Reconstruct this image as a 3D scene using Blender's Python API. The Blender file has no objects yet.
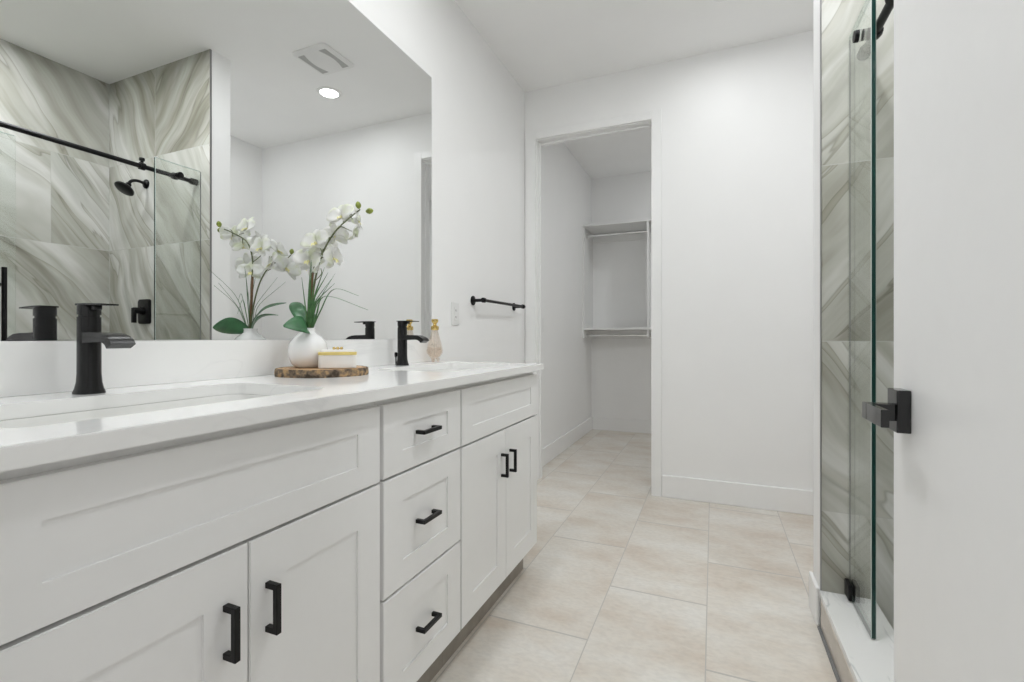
import bpy, bmesh, math, random
from mathutils import Vector, Matrix, Quaternion
random.seed(7)
S = bpy.context.scene
COL = S.collection
PI = math.pi

# ------------------------------------------------------------------ camera
cd = bpy.data.cameras.new('camera')
cam = bpy.data.objects.new('camera', cd)
COL.objects.link(cam)
cam.location = (1.2288, 0.0, 1.0026)
cam.rotation_euler = (PI/2, 0, math.radians(22.927))
cd.sensor_width = 36.0
cd.lens = 475.55/1024*36
cd.shift_y = -(341-337.58)/1024
cd.clip_start = 0.01
S.camera = cam

# ------------------------------------------------------------------ world, exposure
w = bpy.data.worlds.new('world'); S.world = w
w.use_nodes = True
bgn = w.node_tree.nodes['Background']
bgn.inputs[0].default_value = (1.0, 1.0, 1.0, 1)
bgn.inputs[1].default_value = 0.50
S.view_settings.view_transform = 'Standard'
S.view_settings.look = 'None'
S.view_settings.exposure = 0.21
S.view_settings.gamma = 1.0
S.view_settings.use_curve_mapping = False
S.cycles.use_denoising = True
S.cycles.max_bounces = 14
S.cycles.diffuse_bounces = 8
S.cycles.glossy_bounces = 8
S.cycles.transparent_max_bounces = 16
S.cycles.sample_clamp_indirect = 4.0
S.cycles.sample_clamp_direct = 10.0
# radiance of the downlight lenses; middle, closet and alcove are added fill
LAMP = dict(vent=74.0, shower=205.0, near=205.0, far=56.0, middle=258.0, closet=190.0, alcove=58.0)

# ------------------------------------------------------------------ room sizes (metres)
CEIL = 2.74
YB = 3.138            # face of the wall with the closet opening
XR = 2.597            # right-hand wall face
NX, NY0, NY1 = 1.571, 1.928, 2.060   # stub wall at the end of the shower
CZ = 0.892            # counter top
YC = 5.14             # closet back wall

# ------------------------------------------------------------------ materials
def nt(name):
    m = bpy.data.materials.new(name); m.use_nodes = True
    return m, m.node_tree, m.node_tree.nodes['Principled BSDF']

def setp(b, col=None, rough=None, metal=None, spec=None, coat=None):
    if col is not None: b.inputs['Base Color'].default_value = (*col, 1)
    if rough is not None: b.inputs['Roughness'].default_value = rough
    if metal is not None: b.inputs['Metallic'].default_value = metal
    if spec is not None: b.inputs['Specular IOR Level'].default_value = spec
    if coat is not None: b.inputs['Coat Weight'].default_value = coat

def N(t, kind, **kw):
    n = t.nodes.new(kind)
    for k, v in kw.items():
        if k.startswith('i_'):
            n.inputs[k[2:].replace('_', ' ')].default_value = v
        else:
            setattr(n, k, v)
    return n

def plain(name, col, rough=0.5, metal=0.0, spec=0.5, var=0.03, scale=30, bump=0.0, bscale=200, coat=None):
    m, t, b = nt(name); setp(b, col, rough, metal, spec, coat)
    co = N(t, 'ShaderNodeTexCoord')
    no = N(t, 'ShaderNodeTexNoise'); no.inputs['Scale'].default_value = scale; no.inputs['Detail'].default_value = 3
    t.links.new(co.outputs['Object'], no.inputs['Vector'])
    cr = N(t, 'ShaderNodeValToRGB')
    cr.color_ramp.elements[0].color = (*[max(0, c*(1-var)) for c in col], 1)
    cr.color_ramp.elements[1].color = (*[min(1, c*(1+var)) for c in col], 1)
    cr.color_ramp.elements[0].position = .3; cr.color_ramp.elements[1].position = .7
    t.links.new(no.outputs['Fac'], cr.inputs['Fac'])
    t.links.new(cr.outputs['Color'], b.inputs['Base Color'])
    if bump:
        n2 = N(t, 'ShaderNodeTexNoise'); n2.inputs['Scale'].default_value = bscale
        t.links.new(co.outputs['Object'], n2.inputs['Vector'])
        bp = N(t, 'ShaderNodeBump'); bp.inputs['Strength'].default_value = bump; bp.inputs['Distance'].default_value = .002
        t.links.new(n2.outputs['Fac'], bp.inputs['Height'])
        t.links.new(bp.outputs['Normal'], b.inputs['Normal'])
    return m

M = {}
M['wall'] = plain('wall_paint', (.87, .87, .865), .55, var=.008, scale=4, bump=.05, bscale=350)
M['ceiling'] = plain('ceiling_paint', (.90, .90, .895), .8, var=.008, scale=4, bump=.05)
M['trim'] = plain('trim_paint', (.86, .86, .855), .32, var=.006)
M['door'] = plain('door_paint', (.86, .86, .855), .35, var=.006)
M['cabinet'] = plain('cabinet_paint', (.84, .84, .835), .33, var=.006)
M['kick'] = plain('brown_toe_kick', (.30, .27, .235), .5, var=.15, scale=15)
M['melamine'] = plain('white_melamine', (.80, .80, .79), .4, var=.006)
M['black'] = plain('matte_black_metal', (.004, .004, .0045), .38, spec=.28, var=.2, scale=80)
M['satin_black'] = plain('satin_black_metal', (.006, .006, .0065), .12, spec=.5, var=.1)
M['satin_black'].node_tree.nodes['Principled BSDF'].inputs['IOR'].default_value = 1.6
M['bronze_black'] = plain('brushed_black_metal', (.006, .006, .0065), .27, metal=.0, spec=.4, var=.3, scale=120)
M['chrome'] = plain('chrome_metal', (.8, .8, .8), .12, metal=1.0, var=.02)
M['gold'] = plain('gold_metal', (.78, .58, .22), .22, metal=1.0, var=.05)
M['gold_band'] = plain('gold_glaze', (.72, .58, .20), .3, var=.08)
M['porcelain'] = plain('white_porcelain', (.80, .80, .78), .12, spec=.5, var=.01, coat=.4)
M['ceramic'] = plain('white_glazed_ceramic', (.82, .82, .82), .08, spec=.5, var=.01, coat=.6)
M['box'] = plain('white_box_ceramic', (.80, .78, .75), .3, var=.02)
M['plastic'] = plain('white_plastic', (.80, .80, .79), .35, var=.01)
M['dark_slot'] = plain('dark_slot', (.05, .05, .05), .6)
M['vent_mesh'] = plain('grey_vent_mesh', (.42, .42, .41), .6, var=.1, scale=200)
M['leaf'] = plain('orchid_leaf', (.035, .13, .05), .35, var=.35, scale=25)
M['blade'] = plain('grass_blade_green', (.06, .16, .05), .45, var=.4, scale=40)
M['stem'] = plain('orchid_stem', (.10, .12, .045), .5, var=.3, scale=30)
M['twig'] = plain('brown_stake', (.14, .07, .03), .6, var=.3, scale=60)
M['bud'] = plain('orchid_bud', (.22, .27, .04), .5, var=.35, scale=60)
M['lip'] = plain('orchid_lip', (.80, .76, .40), .5, var=.15, scale=60)
M['shower_floor'] = plain('grey_shower_floor', (.45, .45, .43), .4, var=.1)
M['tile_trim'] = plain('grey_metal_edge_trim', (.30, .30, .30), .3, metal=.8)
M['rubber'] = plain('grey_seal', (.18, .18, .18), .6)

# petals: a little light passes through
m, t, b = nt('orchid_petal'); setp(b, (.86, .87, .83), .5)
co = N(t, 'ShaderNodeTexCoord'); no = N(t, 'ShaderNodeTexNoise'); no.inputs['Scale'].default_value = 30
t.links.new(co.outputs['Object'], no.inputs['Vector'])
cr = N(t, 'ShaderNodeValToRGB'); cr.color_ramp.elements[0].color = (.80, .83, .68, 1); cr.color_ramp.elements[1].color = (.90, .90, .88, 1)
cr.color_ramp.elements[0].position = .3; cr.color_ramp.elements[1].position = .5
t.links.new(no.outputs['Fac'], cr.inputs['Fac']); t.links.new(cr.outputs['Color'], b.inputs['Base Color'])
tr = N(t, 'ShaderNodeBsdfTranslucent'); t.links.new(cr.outputs['Color'], tr.inputs['Color'])
mx = N(t, 'ShaderNodeMixShader'); mx.inputs[0].default_value = .35
t.links.new(b.outputs[0], mx.inputs[1]); t.links.new(tr.outputs[0], mx.inputs[2])
t.links.new(mx.outputs[0], t.nodes['Material Output'].inputs['Surface'])
M['petal'] = m

def glass(name, tint, f0=.04, rough=0.0):
    """thin clear glass: straight-through light plus Schlick reflection on each face"""
    m = bpy.data.materials.new(name); m.use_nodes = True; t = m.node_tree
    t.nodes.remove(t.nodes['Principled BSDF'])
    geo = N(t, 'ShaderNodeNewGeometry')
    dot = N(t, 'ShaderNodeVectorMath', operation='DOT_PRODUCT')
    t.links.new(geo.outputs['Normal'], dot.inputs[0]); t.links.new(geo.outputs['Incoming'], dot.inputs[1])
    ab = N(t, 'ShaderNodeMath', operation='ABSOLUTE'); t.links.new(dot.outputs['Value'], ab.inputs[0])
    om = N(t, 'ShaderNodeMath', operation='SUBTRACT'); om.inputs[0].default_value = 1; t.links.new(ab.outputs[0], om.inputs[1])
    pw = N(t, 'ShaderNodeMath', operation='POWER'); t.links.new(om.outputs[0], pw.inputs[0]); pw.inputs[1].default_value = 5
    ma = N(t, 'ShaderNodeMath', operation='MULTIPLY_ADD'); t.links.new(pw.outputs[0], ma.inputs[0])
    ma.inputs[1].default_value = 1-f0; ma.inputs[2].default_value = f0
    tb = N(t, 'ShaderNodeBsdfTransparent'); tb.inputs['Color'].default_value = (*tint, 1)
    gb = N(t, 'ShaderNodeBsdfGlossy'); gb.inputs['Roughness'].default_value = rough; gb.inputs['Color'].default_value = (1, 1, 1, 1)
    mx = N(t, 'ShaderNodeMixShader')
    t.links.new(ma.outputs[0], mx.inputs[0]); t.links.new(tb.outputs[0], mx.inputs[1]); t.links.new(gb.outputs[0], mx.inputs[2])
    t.links.new(mx.outputs[0], t.nodes['Material Output'].inputs['Surface'])
    return m
M['glass'] = glass('clear_glass', (.975, .99, .98))
M['bottle_glass'] = glass('bottle_glass', (.88, .83, .78), .10)
M['bottle_liquid'] = glass('bottle_liquid', (.95, .90, .85), .04)
M['glass_top'] = glass('glass_top_edge', (.62, .72, .68), .08)
M['glass_edge'] = plain('green_glass_edge', (.006, .040, .034), .15, var=.1)
M['glass_arris'] = plain('pale_glass_arris', (.48, .55, .525), .2, var=.05)

# mirror
m, t, b = nt('mirror_silver'); setp(b, (.90, .91, .905), 0.0, 1.0)
M['mirror'] = m
# lamp
for k_, p_ in LAMP.items():
    m = bpy.data.materials.new('lamp_lens_'+k_); m.use_nodes = True; t = m.node_tree
    t.nodes.remove(t.nodes['Principled BSDF'])
    em = N(t, 'ShaderNodeEmission'); em.inputs['Color'].default_value = (.965, .985, 1.0, 1); em.inputs['Strength'].default_value = p_
    t.links.new(em.outputs[0], t.nodes['Material Output'].inputs['Surface'])
    M['lens_'+k_] = m

# floor tile
m, t, b = nt('beige_floor_tile')
geo = N(t, 'ShaderNodeNewGeometry'); sp = N(t, 'ShaderNodeSeparateXYZ'); t.links.new(geo.outputs['Position'], sp.inputs[0])
def lin(src, add, div):
    a = N(t, 'ShaderNodeMath', operation='ADD'); t.links.new(src, a.inputs[0]); a.inputs[1].default_value = add
    d = N(t, 'ShaderNodeMath', operation='DIVIDE'); t.links.new(a.outputs[0], d.inputs[0]); d.inputs[1].default_value = div
    return d.outputs[0]
u = lin(sp.outputs['Y'], -1.55+.745*10, .745); v = lin(sp.outputs['X'], -.12+.3625*10, .3625)
cb = N(t, 'ShaderNodeCombineXYZ'); t.links.new(u, cb.inputs[0]); t.links.new(v, cb.inputs[1])
br = N(t, 'ShaderNodeTexBrick'); br.offset = .5; br.offset_frequency = 2
for k, vv in (('Scale', 1.0), ('Brick Width', 1.0), ('Row Height', 1.0), ('Mortar Size', .0055), ('Mortar Smooth', .3), ('Bias', 0.0)):
    br.inputs[k].default_value = vv
br.inputs['Color1'].default_value = (.0, .0, .0, 1); br.inputs['Color2'].default_value = (1, 1, 1, 1)
t.links.new(cb.outputs[0], br.inputs['Vector'])
n1 = N(t, 'ShaderNodeTexNoise'); n1.inputs['Scale'].default_value = 2.6; n1.inputs['Detail'].default_value = 8; n1.inputs['Roughness'].default_value = .6
off = N(t, 'ShaderNodeVectorMath', operation='MULTIPLY_ADD')
t.links.new(br.outputs['Color'], off.inputs[0]); off.inputs[1].default_value = (7, 5, 3); t.links.new(geo.outputs['Position'], off.inputs[2])
st = N(t, 'ShaderNodeVectorMath', operation='MULTIPLY'); t.links.new(off.outputs[0], st.inputs[0]); st.inputs[1].default_value = (1.0, 1.7, 1)
t.links.new(st.outputs[0], n1.inputs['Vector'])
r1 = N(t, 'ShaderNodeValToRGB'); e = r1.color_ramp.elements
e[0].position = .33; e[0].color = (.63, .555, .475, 1); e[1].position = .66; e[1].color = (.76, .735, .69, 1)
x = e.new(.5); x.color = (.705, .66, .595, 1)
t.links.new(n1.outputs['Fac'], r1.inputs['Fac'])
n2 = N(t, 'ShaderNodeTexNoise'); n2.inputs['Scale'].default_value = 45; n2.inputs['Detail'].default_value = 5
t.links.new(st.outputs[0], n2.inputs['Vector'])
r2 = N(t, 'ShaderNodeValToRGB'); r2.color_ramp.elements[0].position = .3; r2.color_ramp.elements[0].color = (.90, .90, .90, 1)
r2.color_ramp.elements[1].position = .62; r2.color_ramp.elements[1].color = (1, 1, 1, 1)
t.links.new(n2.outputs['Fac'], r2.inputs['Fac'])
mu = N(t, 'ShaderNodeMixRGB', blend_type='MULTIPLY'); mu.inputs[0].default_value = 1
t.links.new(r1.outputs[0], mu.inputs[1]); t.links.new(r2.outputs[0], mu.inputs[2])
mg = N(t, 'ShaderNodeMixRGB'); t.links.new(br.outputs['Fac'], mg.inputs[0]); t.links.new(mu.outputs[0], mg.inputs[1])
mg.inputs[2].default_value = (.50, .475, .44, 1)
t.links.new(mg.outputs[0], b.inputs['Base Color'])
b.inputs['Roughness'].default_value = .42
iv = N(t, 'ShaderNodeMath', operation='SUBTRACT'); iv.inputs[0].default_value = 1; t.links.new(br.outputs['Fac'], iv.inputs[1])
bp = N(t, 'ShaderNodeBump'); bp.inputs['Strength'].default_value = .4; bp.inputs['Distance'].default_value = .002
t.links.new(iv.outputs[0], bp.inputs['Height']); t.links.new(bp.outputs[0], b.inputs['Normal'])
M['floor'] = m

# shower wall marble: UV 'vein' is laid per tile (metres, turned along the veins), UV 'cell' runs 0..1 over each tile for the joints
m, t, b = nt('veined_marble_tile')
uv0 = N(t, 'ShaderNodeUVMap'); uv0.uv_map = 'vein'
wn = N(t, 'ShaderNodeTexNoise'); wn.inputs['Scale'].default_value = 1.5; wn.inputs['Detail'].default_value = 2
t.links.new(uv0.outputs[0], wn.inputs['Vector'])
ws_ = N(t, 'ShaderNodeVectorMath', operation='SUBTRACT'); t.links.new(wn.outputs['Color'], ws_.inputs[0]); ws_.inputs[1].default_value = (.5, .5, .5)
uv = N(t, 'ShaderNodeVectorMath', operation='MULTIPLY_ADD'); t.links.new(ws_.outputs[0], uv.inputs[0]); uv.inputs[1].default_value = (.16, .24, 0); t.links.new(uv0.outputs[0], uv.inputs[2])
def vnoise(scale, sx, sy, det, dist, seed):
    mp = N(t, 'ShaderNodeMapping'); mp.inputs['Scale'].default_value = (sx, sy, 1); mp.inputs['Location'].default_value = (seed, seed*1.7, seed*.3)
    t.links.new(uv.outputs[0], mp.inputs['Vector'])
    n = N(t, 'ShaderNodeTexNoise'); n.inputs['Scale'].default_value = scale; n.inputs['Detail'].default_value = det; n.inputs['Distortion'].default_value = dist
    n.inputs['Roughness'].default_value = .55
    t.links.new(mp.outputs[0], n.inputs['Vector'])
    return n.outputs['Fac']
def ramp(fac, stops):
    r = N(t, 'ShaderNodeValToRGB'); e = r.color_ramp.elements
    e[0].position, e[0].color = stops[0][0], (*stops[0][1], 1)
    e[1].position, e[1].color = stops[-1][0], (*stops[-1][1], 1)
    for p_, c_ in stops[1:-1]:
        q = e.new(p_); q.color = (*c_, 1)
    t.links.new(fac, r.inputs['Fac']); return r.outputs['Color']
base = ramp(vnoise(1.0, .45, 3.0, 5, .6, 3.1), [(.28, (.17, .165, .135)), (.38, (.335, .33, .285)), (.47, (.47, .47, .425)), (.565, (.66, .66, .635)), (.655, (.49, .495, .46)), (.75, (.26, .265, .24))])
fine = ramp(vnoise(1.0, .7, 11.0, 3, .4, 9.7), [(.32, (.80, .79, .75)), (.46, (1, 1, 1)), (.60, (1.0, 1.0, 1.0)), (.74, (.90, .89, .86))])
line = ramp(vnoise(1.0, .5, 3.6, 3, 1.0, 21.3), [(.0, (1, 1, 1)), (.487, (1, 1, 1)), (.497, (.55, .54, .50)), (.503, (.78, .77, .72)), (.56, (1, 1, 1)), (1.0, (1, 1, 1))])
m1 = N(t, 'ShaderNodeMixRGB', blend_type='MULTIPLY'); m1.inputs[0].default_value = .8
t.links.new(base, m1.inputs[1]); t.links.new(fine, m1.inputs[2])
m2 = N(t, 'ShaderNodeMixRGB', blend_type='MULTIPLY'); m2.inputs[0].default_value = .85
t.links.new(m1.outputs[0], m2.inputs[1]); t.links.new(line, m2.inputs[2])
uc = N(t, 'ShaderNodeUVMap'); uc.uv_map = 'cell'
sx = N(t, 'ShaderNodeSeparateXYZ'); t.links.new(uc.outputs[0], sx.inputs[0])
def edge(o):
    a = N(t, 'ShaderNodeMath', operation='SUBTRACT'); t.links.new(o, a.inputs[0]); a.inputs[1].default_value = .5
    c = N(t, 'ShaderNodeMath', operation='ABSOLUTE'); t.links.new(a.outputs[0], c.inputs[0]); return c.outputs[0]
mxm = N(t, 'ShaderNodeMath', operation='MAXIMUM'); t.links.new(edge(sx.outputs['X']), mxm.inputs[0]); t.links.new(edge(sx.outputs['Y']), mxm.inputs[1])
gt = N(t, 'ShaderNodeMath', operation='GREATER_THAN'); t.links.new(mxm.outputs[0], gt.inputs[0]); gt.inputs[1].default_value = .4975
mj = N(t, 'ShaderNodeMixRGB'); t.links.new(gt.outputs[0], mj.inputs[0]); t.links.new(m2.outputs[0], mj.inputs[1]); mj.inputs[2].default_value = (.50, .50, .47, 1)
t.links.new(mj.outputs[0], b.inputs['Base Color'])
setp(b, None, .045, 0, .5)
M['marble'] = m

def stone(name, basec, veinc, scale, thr, rough):
    m, t, b = nt(name)
    co = N(t, 'ShaderNodeTexCoord')
    n = N(t, 'ShaderNodeTexNoise'); n.inputs['Scale'].default_value = scale; n.inputs['Detail'].default_value = 7; n.inputs['Distortion'].default_value = 1.2
    mp = N(t, 'ShaderNodeMapping'); mp.inputs['Rotation'].default_value = (0, 0, .6); mp.inputs['Scale'].default_value = (1, .45, 1)
    t.links.new(co.outputs['Object'], mp.inputs[0]); t.links.new(mp.outputs[0], n.inputs['Vector'])
    r = N(t, 'ShaderNodeValToRGB'); e = r.color_ramp.elements
    e[0].position = .5-thr; e[0].color = (*basec, 1); e[1].position = .5+thr; e[1].color = (*basec, 1)
    q = e.new(.5); q.color = (*veinc, 1)
    t.links.new(n.outputs['Fac'], r.inputs['Fac'])
    n2 = N(t, 'ShaderNodeTexNoise'); n2.inputs['Scale'].default_value = scale*.6; n2.inputs['Detail'].default_value = 2
    t.links.new(co.outputs['Object'], n2.inputs['Vector'])
    r2 = N(t, 'ShaderNodeValToRGB'); r2.color_ramp.elements[0].position = .45; r2.color_ramp.elements[1].position = .62
    t.links.new(n2.outputs['Fac'], r2.inputs['Fac'])
    mx = N(t, 'ShaderNodeMixRGB'); t.links.new(r2.outputs[0], mx.inputs[0]); mx.inputs[1].default_value = (*basec, 1)
    t.links.new(r.outputs[0], mx.inputs[2])
    t.links.new(mx.outputs[0], b.inputs['Base Color']); b.inputs['Roughness'].default_value = rough
    return m
M['quartz'] = stone('white_quartz', (.86, .86, .85), (.79, .79, .785), 3.0, .010, .10)
M['curb_marble'] = stone('white_carrara', (.76, .76, .75), (.52, .53, .535), 9.0, .045, .25)

# wood slice
m, t, b = nt('wood_slice_top')
co = N(t, 'ShaderNodeTexCoord')
wv = N(t, 'ShaderNodeTexWave', wave_type='RINGS', rings_direction='Z'); wv.inputs['Scale'].default_value = 28; wv.inputs['Distortion'].default_value = 3; wv.inputs['Detail'].default_value = 2
t.links.new(co.outputs['Object'], wv.inputs['Vector'])
r = N(t, 'ShaderNodeValToRGB'); r.color_ramp.elements[0].color = (.36, .20, .09, 1); r.color_ramp.elements[1].color = (.55, .36, .19, 1)
t.links.new(wv.outputs['Fac'], r.inputs['Fac']); t.links.new(r.outputs[0], b.inputs['Base Color']); b.inputs['Roughness'].default_value = .5
M['wood'] = m
M['curb_face'] = plain('beige_tile_face', (.60, .555, .50), .4, var=.06, scale=8)
m, t, b = nt('tree_bark')
co = N(t, 'ShaderNodeTexCoord'); n = N(t, 'ShaderNodeTexNoise'); n.inputs['Scale'].default_value = 70; n.inputs['Detail'].default_value = 6
t.links.new(co.outputs['Object'], n.inputs['Vector'])
r = N(t, 'ShaderNodeValToRGB'); e = r.color_ramp.elements
e[0].position = .36; e[0].color = (.05, .035, .022, 1); e[1].position = .66; e[1].color = (.42, .27, .13, 1)
q = e.new(.5); q.color = (.17, .125, .085, 1)
t.links.new(n.outputs['Fac'], r.inputs['Fac']); t.links.new(r.outputs[0], b.inputs['Base Color']); b.inputs['Roughness'].default_value = .85
bp = N(t, 'ShaderNodeBump'); bp.inputs['Strength'].default_value = 1; bp.inputs['Distance'].default_value = .004
t.links.new(n.outputs['Fac'], bp.inputs['Height']); t.links.new(bp.outputs[0], b.inputs['Normal'])
M['bark'] = m

# ------------------------------------------------------------------ mesh helpers
def box(bm, x0, x1, y0, y1, z0, z1, bev=0.0, seg=2, mi=0):
    vs = [bm.verts.new((x, y, z)) for x in (x0, x1) for y in (y0, y1) for z in (z0, z1)]
    F = [(0, 1, 3, 2), (4, 6, 7, 5), (0, 4, 5, 1), (2, 3, 7, 6), (0, 2, 6, 4), (1, 5, 7, 3)]
    fs = [bm.faces.new([vs[i] for i in f]) for f in F]
    for f in fs: f.material_index = mi
    if bev > 0:
        es = list({e for f in fs for e in f.edges})
        bmesh.ops.bevel(bm, geom=es, offset=bev, segments=seg, affect='EDGES', profile=.5)
    return vs

def loft(bm, loops, cap0=True, cap1=True, mi=0, closed=True):
    """loops: lists of points of equal length"""
    vl = [[bm.verts.new(p) for p in lp] for lp in loops]
    n = len(vl[0])
    for a, c in zip(vl[:-1], vl[1:]):
        rng = range(n) if closed else range(n-1)
        for i in rng:
            j = (i+1) % n
            f = bm.faces.new((a[i], a[j], c[j], c[i])); f.material_index = mi
    if cap0: bm.faces.new(list(reversed(vl[0]))).material_index = mi
    if cap1: bm.faces.new(vl[-1]).material_index = mi
    return vl

def lathe(bm, prof, c=(0, 0, 0), n=32, axis='Z', cap0=True, cap1=True, mi=0, sx=1, sy=1):
    loops = []
    for r, h in prof:
        lp = []
        for k in range(n):
            a = 2*PI*k/n; p = (r*math.cos(a)*sx, r*math.sin(a)*sy)
            if axis == 'Z': q = (c[0]+p[0], c[1]+p[1], c[2]+h)
            elif axis == 'X': q = (c[0]+h, c[1]+p[0], c[2]+p[1])
            else: q = (c[0]+p[1], c[1]+h, c[2]+p[0])
            lp.append(q)
        loops.append(lp)
    loft(bm, loops, cap0, cap1, mi)

def tube(bm, pts, r, n=10, caps=True, mi=0):
    pts = [Vector(p) for p in pts]
    if not isinstance(r, (list, tuple)): r = [r]*len(pts)
    d = [(pts[min(i+1, len(pts)-1)]-pts[max(i-1, 0)]).normalized() for i in range(len(pts))]
    up = Vector((0, 0, 1)) if abs(d[0].z) < .9 else Vector((1, 0, 0))
    a = d[0].cross(up).normalized()
    loops = []
    for i, p in enumerate(pts):
        if i: a = (a-d[i]*a.dot(d[i])).normalized()
        bb = d[i].cross(a)
        loops.append([p+(a*math.cos(2*PI*k/n)+bb*math.sin(2*PI*k/n))*r[i] for k in range(n)])
    loft(bm, loops, caps, caps, mi)

def spline(pts, k=8):
    """Catmull-Rom through the points"""
    P = [Vector(p) for p in pts]; P = [P[0]*2-P[1]]+P+[P[-1]*2-P[-2]]
    out = []
    for i in range(1, len(P)-2):
        for s in range(k):
            u = s/k
            out.append(.5*((2*P[i])+(P[i+1]-P[i-1])*u+(2*P[i-1]-5*P[i]+4*P[i+1]-P[i+2])*u*u+(3*P[i]-P[i-1]-3*P[i+1]+P[i+2])*u**3))
    out.append(P[-2]); return out

def rrect(cx, cy, hx, hy, r, z, n=6):
    out = []
    for qx, qy, a0 in ((1, 1, 0), (-1, 1, PI/2), (-1, -1, PI), (1, -1, 3*PI/2)):
        for k in range(n+1):
            a = a0+PI/2*k/n
            out.append((cx+qx*(hx-r)+r*math.cos(a), cy+qy*(hy-r)+r*math.sin(a), z))
    return out

def wpos(o):
    v = Vector((0, 0, 0))
    while o: v += o.location; o = o.parent
    return v

def obj(name, bm, mats, parent=None, smooth=None, loc=None, recalc=True):
    """link the bmesh (drawn in world coordinates) as one object"""
    if recalc: bmesh.ops.recalc_face_normals(bm, faces=bm.faces)
    me = bpy.data.meshes.new(name)
    o = bpy.data.objects.new(name, me); COL.objects.link(o)
    if parent: o.parent = parent
    if loc: o.location = Vector(loc) - (wpos(parent) if parent else Vector((0, 0, 0)))
    bmesh.ops.translate(bm, verts=bm.verts, vec=-wpos(o))
    if smooth is not None:
        for f in bm.faces: f.smooth = True
        for ed in bm.edges:
            if len(ed.link_faces) == 2 and ed.calc_face_angle(0) > math.radians(smooth): ed.smooth = False
    bm.to_mesh(me); bm.free()
    for mm in (mats if isinstance(mats, (list, tuple)) else [mats]): me.materials.append(mm)
    return o

def thing(name, label, cat, loc, group=None):
    o = bpy.data.objects.new(name, None); COL.objects.link(o); o.location = loc
    o.empty_display_size = .05
    return tag(o, label, cat, group)

def tag(o, label, cat, group=None):
    o['label'] = label; o['category'] = cat
    if group: o['group'] = group
    return o

def struct(name, bm, mat, parent=None, smooth=None):
    o = obj(name, bm, mat, parent, smooth)
    if not parent: o['kind'] = 'structure'
    return o

def copy_tree(o, parent=None):
    c = o.copy(); COL.objects.link(c)
    if parent: c.parent = parent
    for ch in list(o.children): copy_tree(ch, c)
    return c

def B(): return bmesh.new()

# ------------------------------------------------------------------ room shell
bm = B(); box(bm, -.12, 2.72, -1.6, 5.26, -.10, 0.0); struct('floor', bm, M['floor'])
bm = B(); box(bm, -.12, 2.72, .05, 5.26, CEIL, CEIL+.1); struct('ceiling', bm, M['ceiling'])
bm = B(); box(bm, -.12, 0, .05, 5.26, 0, CEIL); struct('wall_left', bm, M['wall'])
bm = B(); box(bm, XR+.010, 2.72, .05, YB+.112, 0, CEIL); struct('wall_right', bm, M['wall'])
# wall with the closet opening
OX0, OX1, OZ = .075, .889, 2.395
bm = B()
box(bm, 0, OX0, YB, YB+.112, 0, CEIL); box(bm, OX1, XR+.010, YB, YB+.112, 0, CEIL); box(bm, OX0, OX1, YB, YB+.112, OZ, CEIL)
struct('wall_back', bm, M['wall'])
# wall with the bathroom door, around the camera
bm = B()
box(bm, 0, .66, .05, .17, 0, CEIL); box(bm, 1.555, XR+.010, .05, .17, 0, CEIL); box(bm, .66, 1.555, .05, .17, 2.40, CEIL)
struct('wall_front', bm, M['wall'])
# closet walls
bm = B(); box(bm, 0, 2.32, YC, YC+.12, 0, CEIL); struct('wall_closet_back', bm, M['wall'])
bm = B(); box(bm, 2.20, 2.32, YB+.112, YC, 0, CEIL); struct('wall_closet_right', bm, M['wall'])
# shower stub walls
bm = B(); box(bm, NX, XR+.010, NY0+.010, NY1, 0, CEIL, .002); struct('wall_shower_far', bm, M['wall'])
bm = B(); box(bm, NX, XR+.010, .25, .36, 0, CEIL, .002); struct('wall_shower_near', bm, M['wall'])

# closet door lining and casing
bm = B()
box(bm, OX0, .092, YB-.002, YB+.114, 0, OZ-.012); box(bm, .876, OX1, YB-.002, YB+.114, 0, OZ-.012); box(bm, OX0, OX1, YB-.002, YB+.114, OZ-.012, OZ)
box(bm, .092, .103, YB+.045, YB+.08, 0, OZ-.012, .002); box(bm, .865, .876, YB+.045, YB+.08, 0, OZ-.012, .002); box(bm, .103, .865, YB+.045, YB+.08, OZ-.026, OZ-.012, .002)
struct('trim_1', bm, M['trim'])
bm = B()
box(bm, .012, .085, YB-.016, YB-.0001, 0, OZ+.05, .003); box(bm, .867, .930, YB-.016, YB-.0001, 0, OZ+.05, .003); box(bm, .085, .867, YB-.016, YB-.0001, OZ-.007, OZ+.05, .003)
struct('trim_2', bm, M['trim'])

# baseboards
BBH = .138
def bboard(name, x0, x1, y0, y1):
    bm = B(); box(bm, x0, x1, y0, y1, 0, BBH, .004); return struct(name, bm, M['trim'])
bboard('baseboard_back', .931, XR+.010, YB-.014, YB)
bboard('baseboard_left', 0, .014, 1.935, YB-.017)
bboard('baseboard_right', XR-.004, XR+.010, NY1+.014, YB-.015)
bm = B()
box(bm, NX-.013, NX, NY0+.012, NY1+.013, 0, BBH-.008, .004); box(bm, NX, XR+.010, NY1, NY1+.013, 0, BBH-.008, .004)
struct('baseboard_shower', bm, M['trim'])
bboard('baseboard_closet_left', 0, .014, YB+.115, YC)
bboard('baseboard_closet_back', .014, 2.2, YC-.014, YC)

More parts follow.
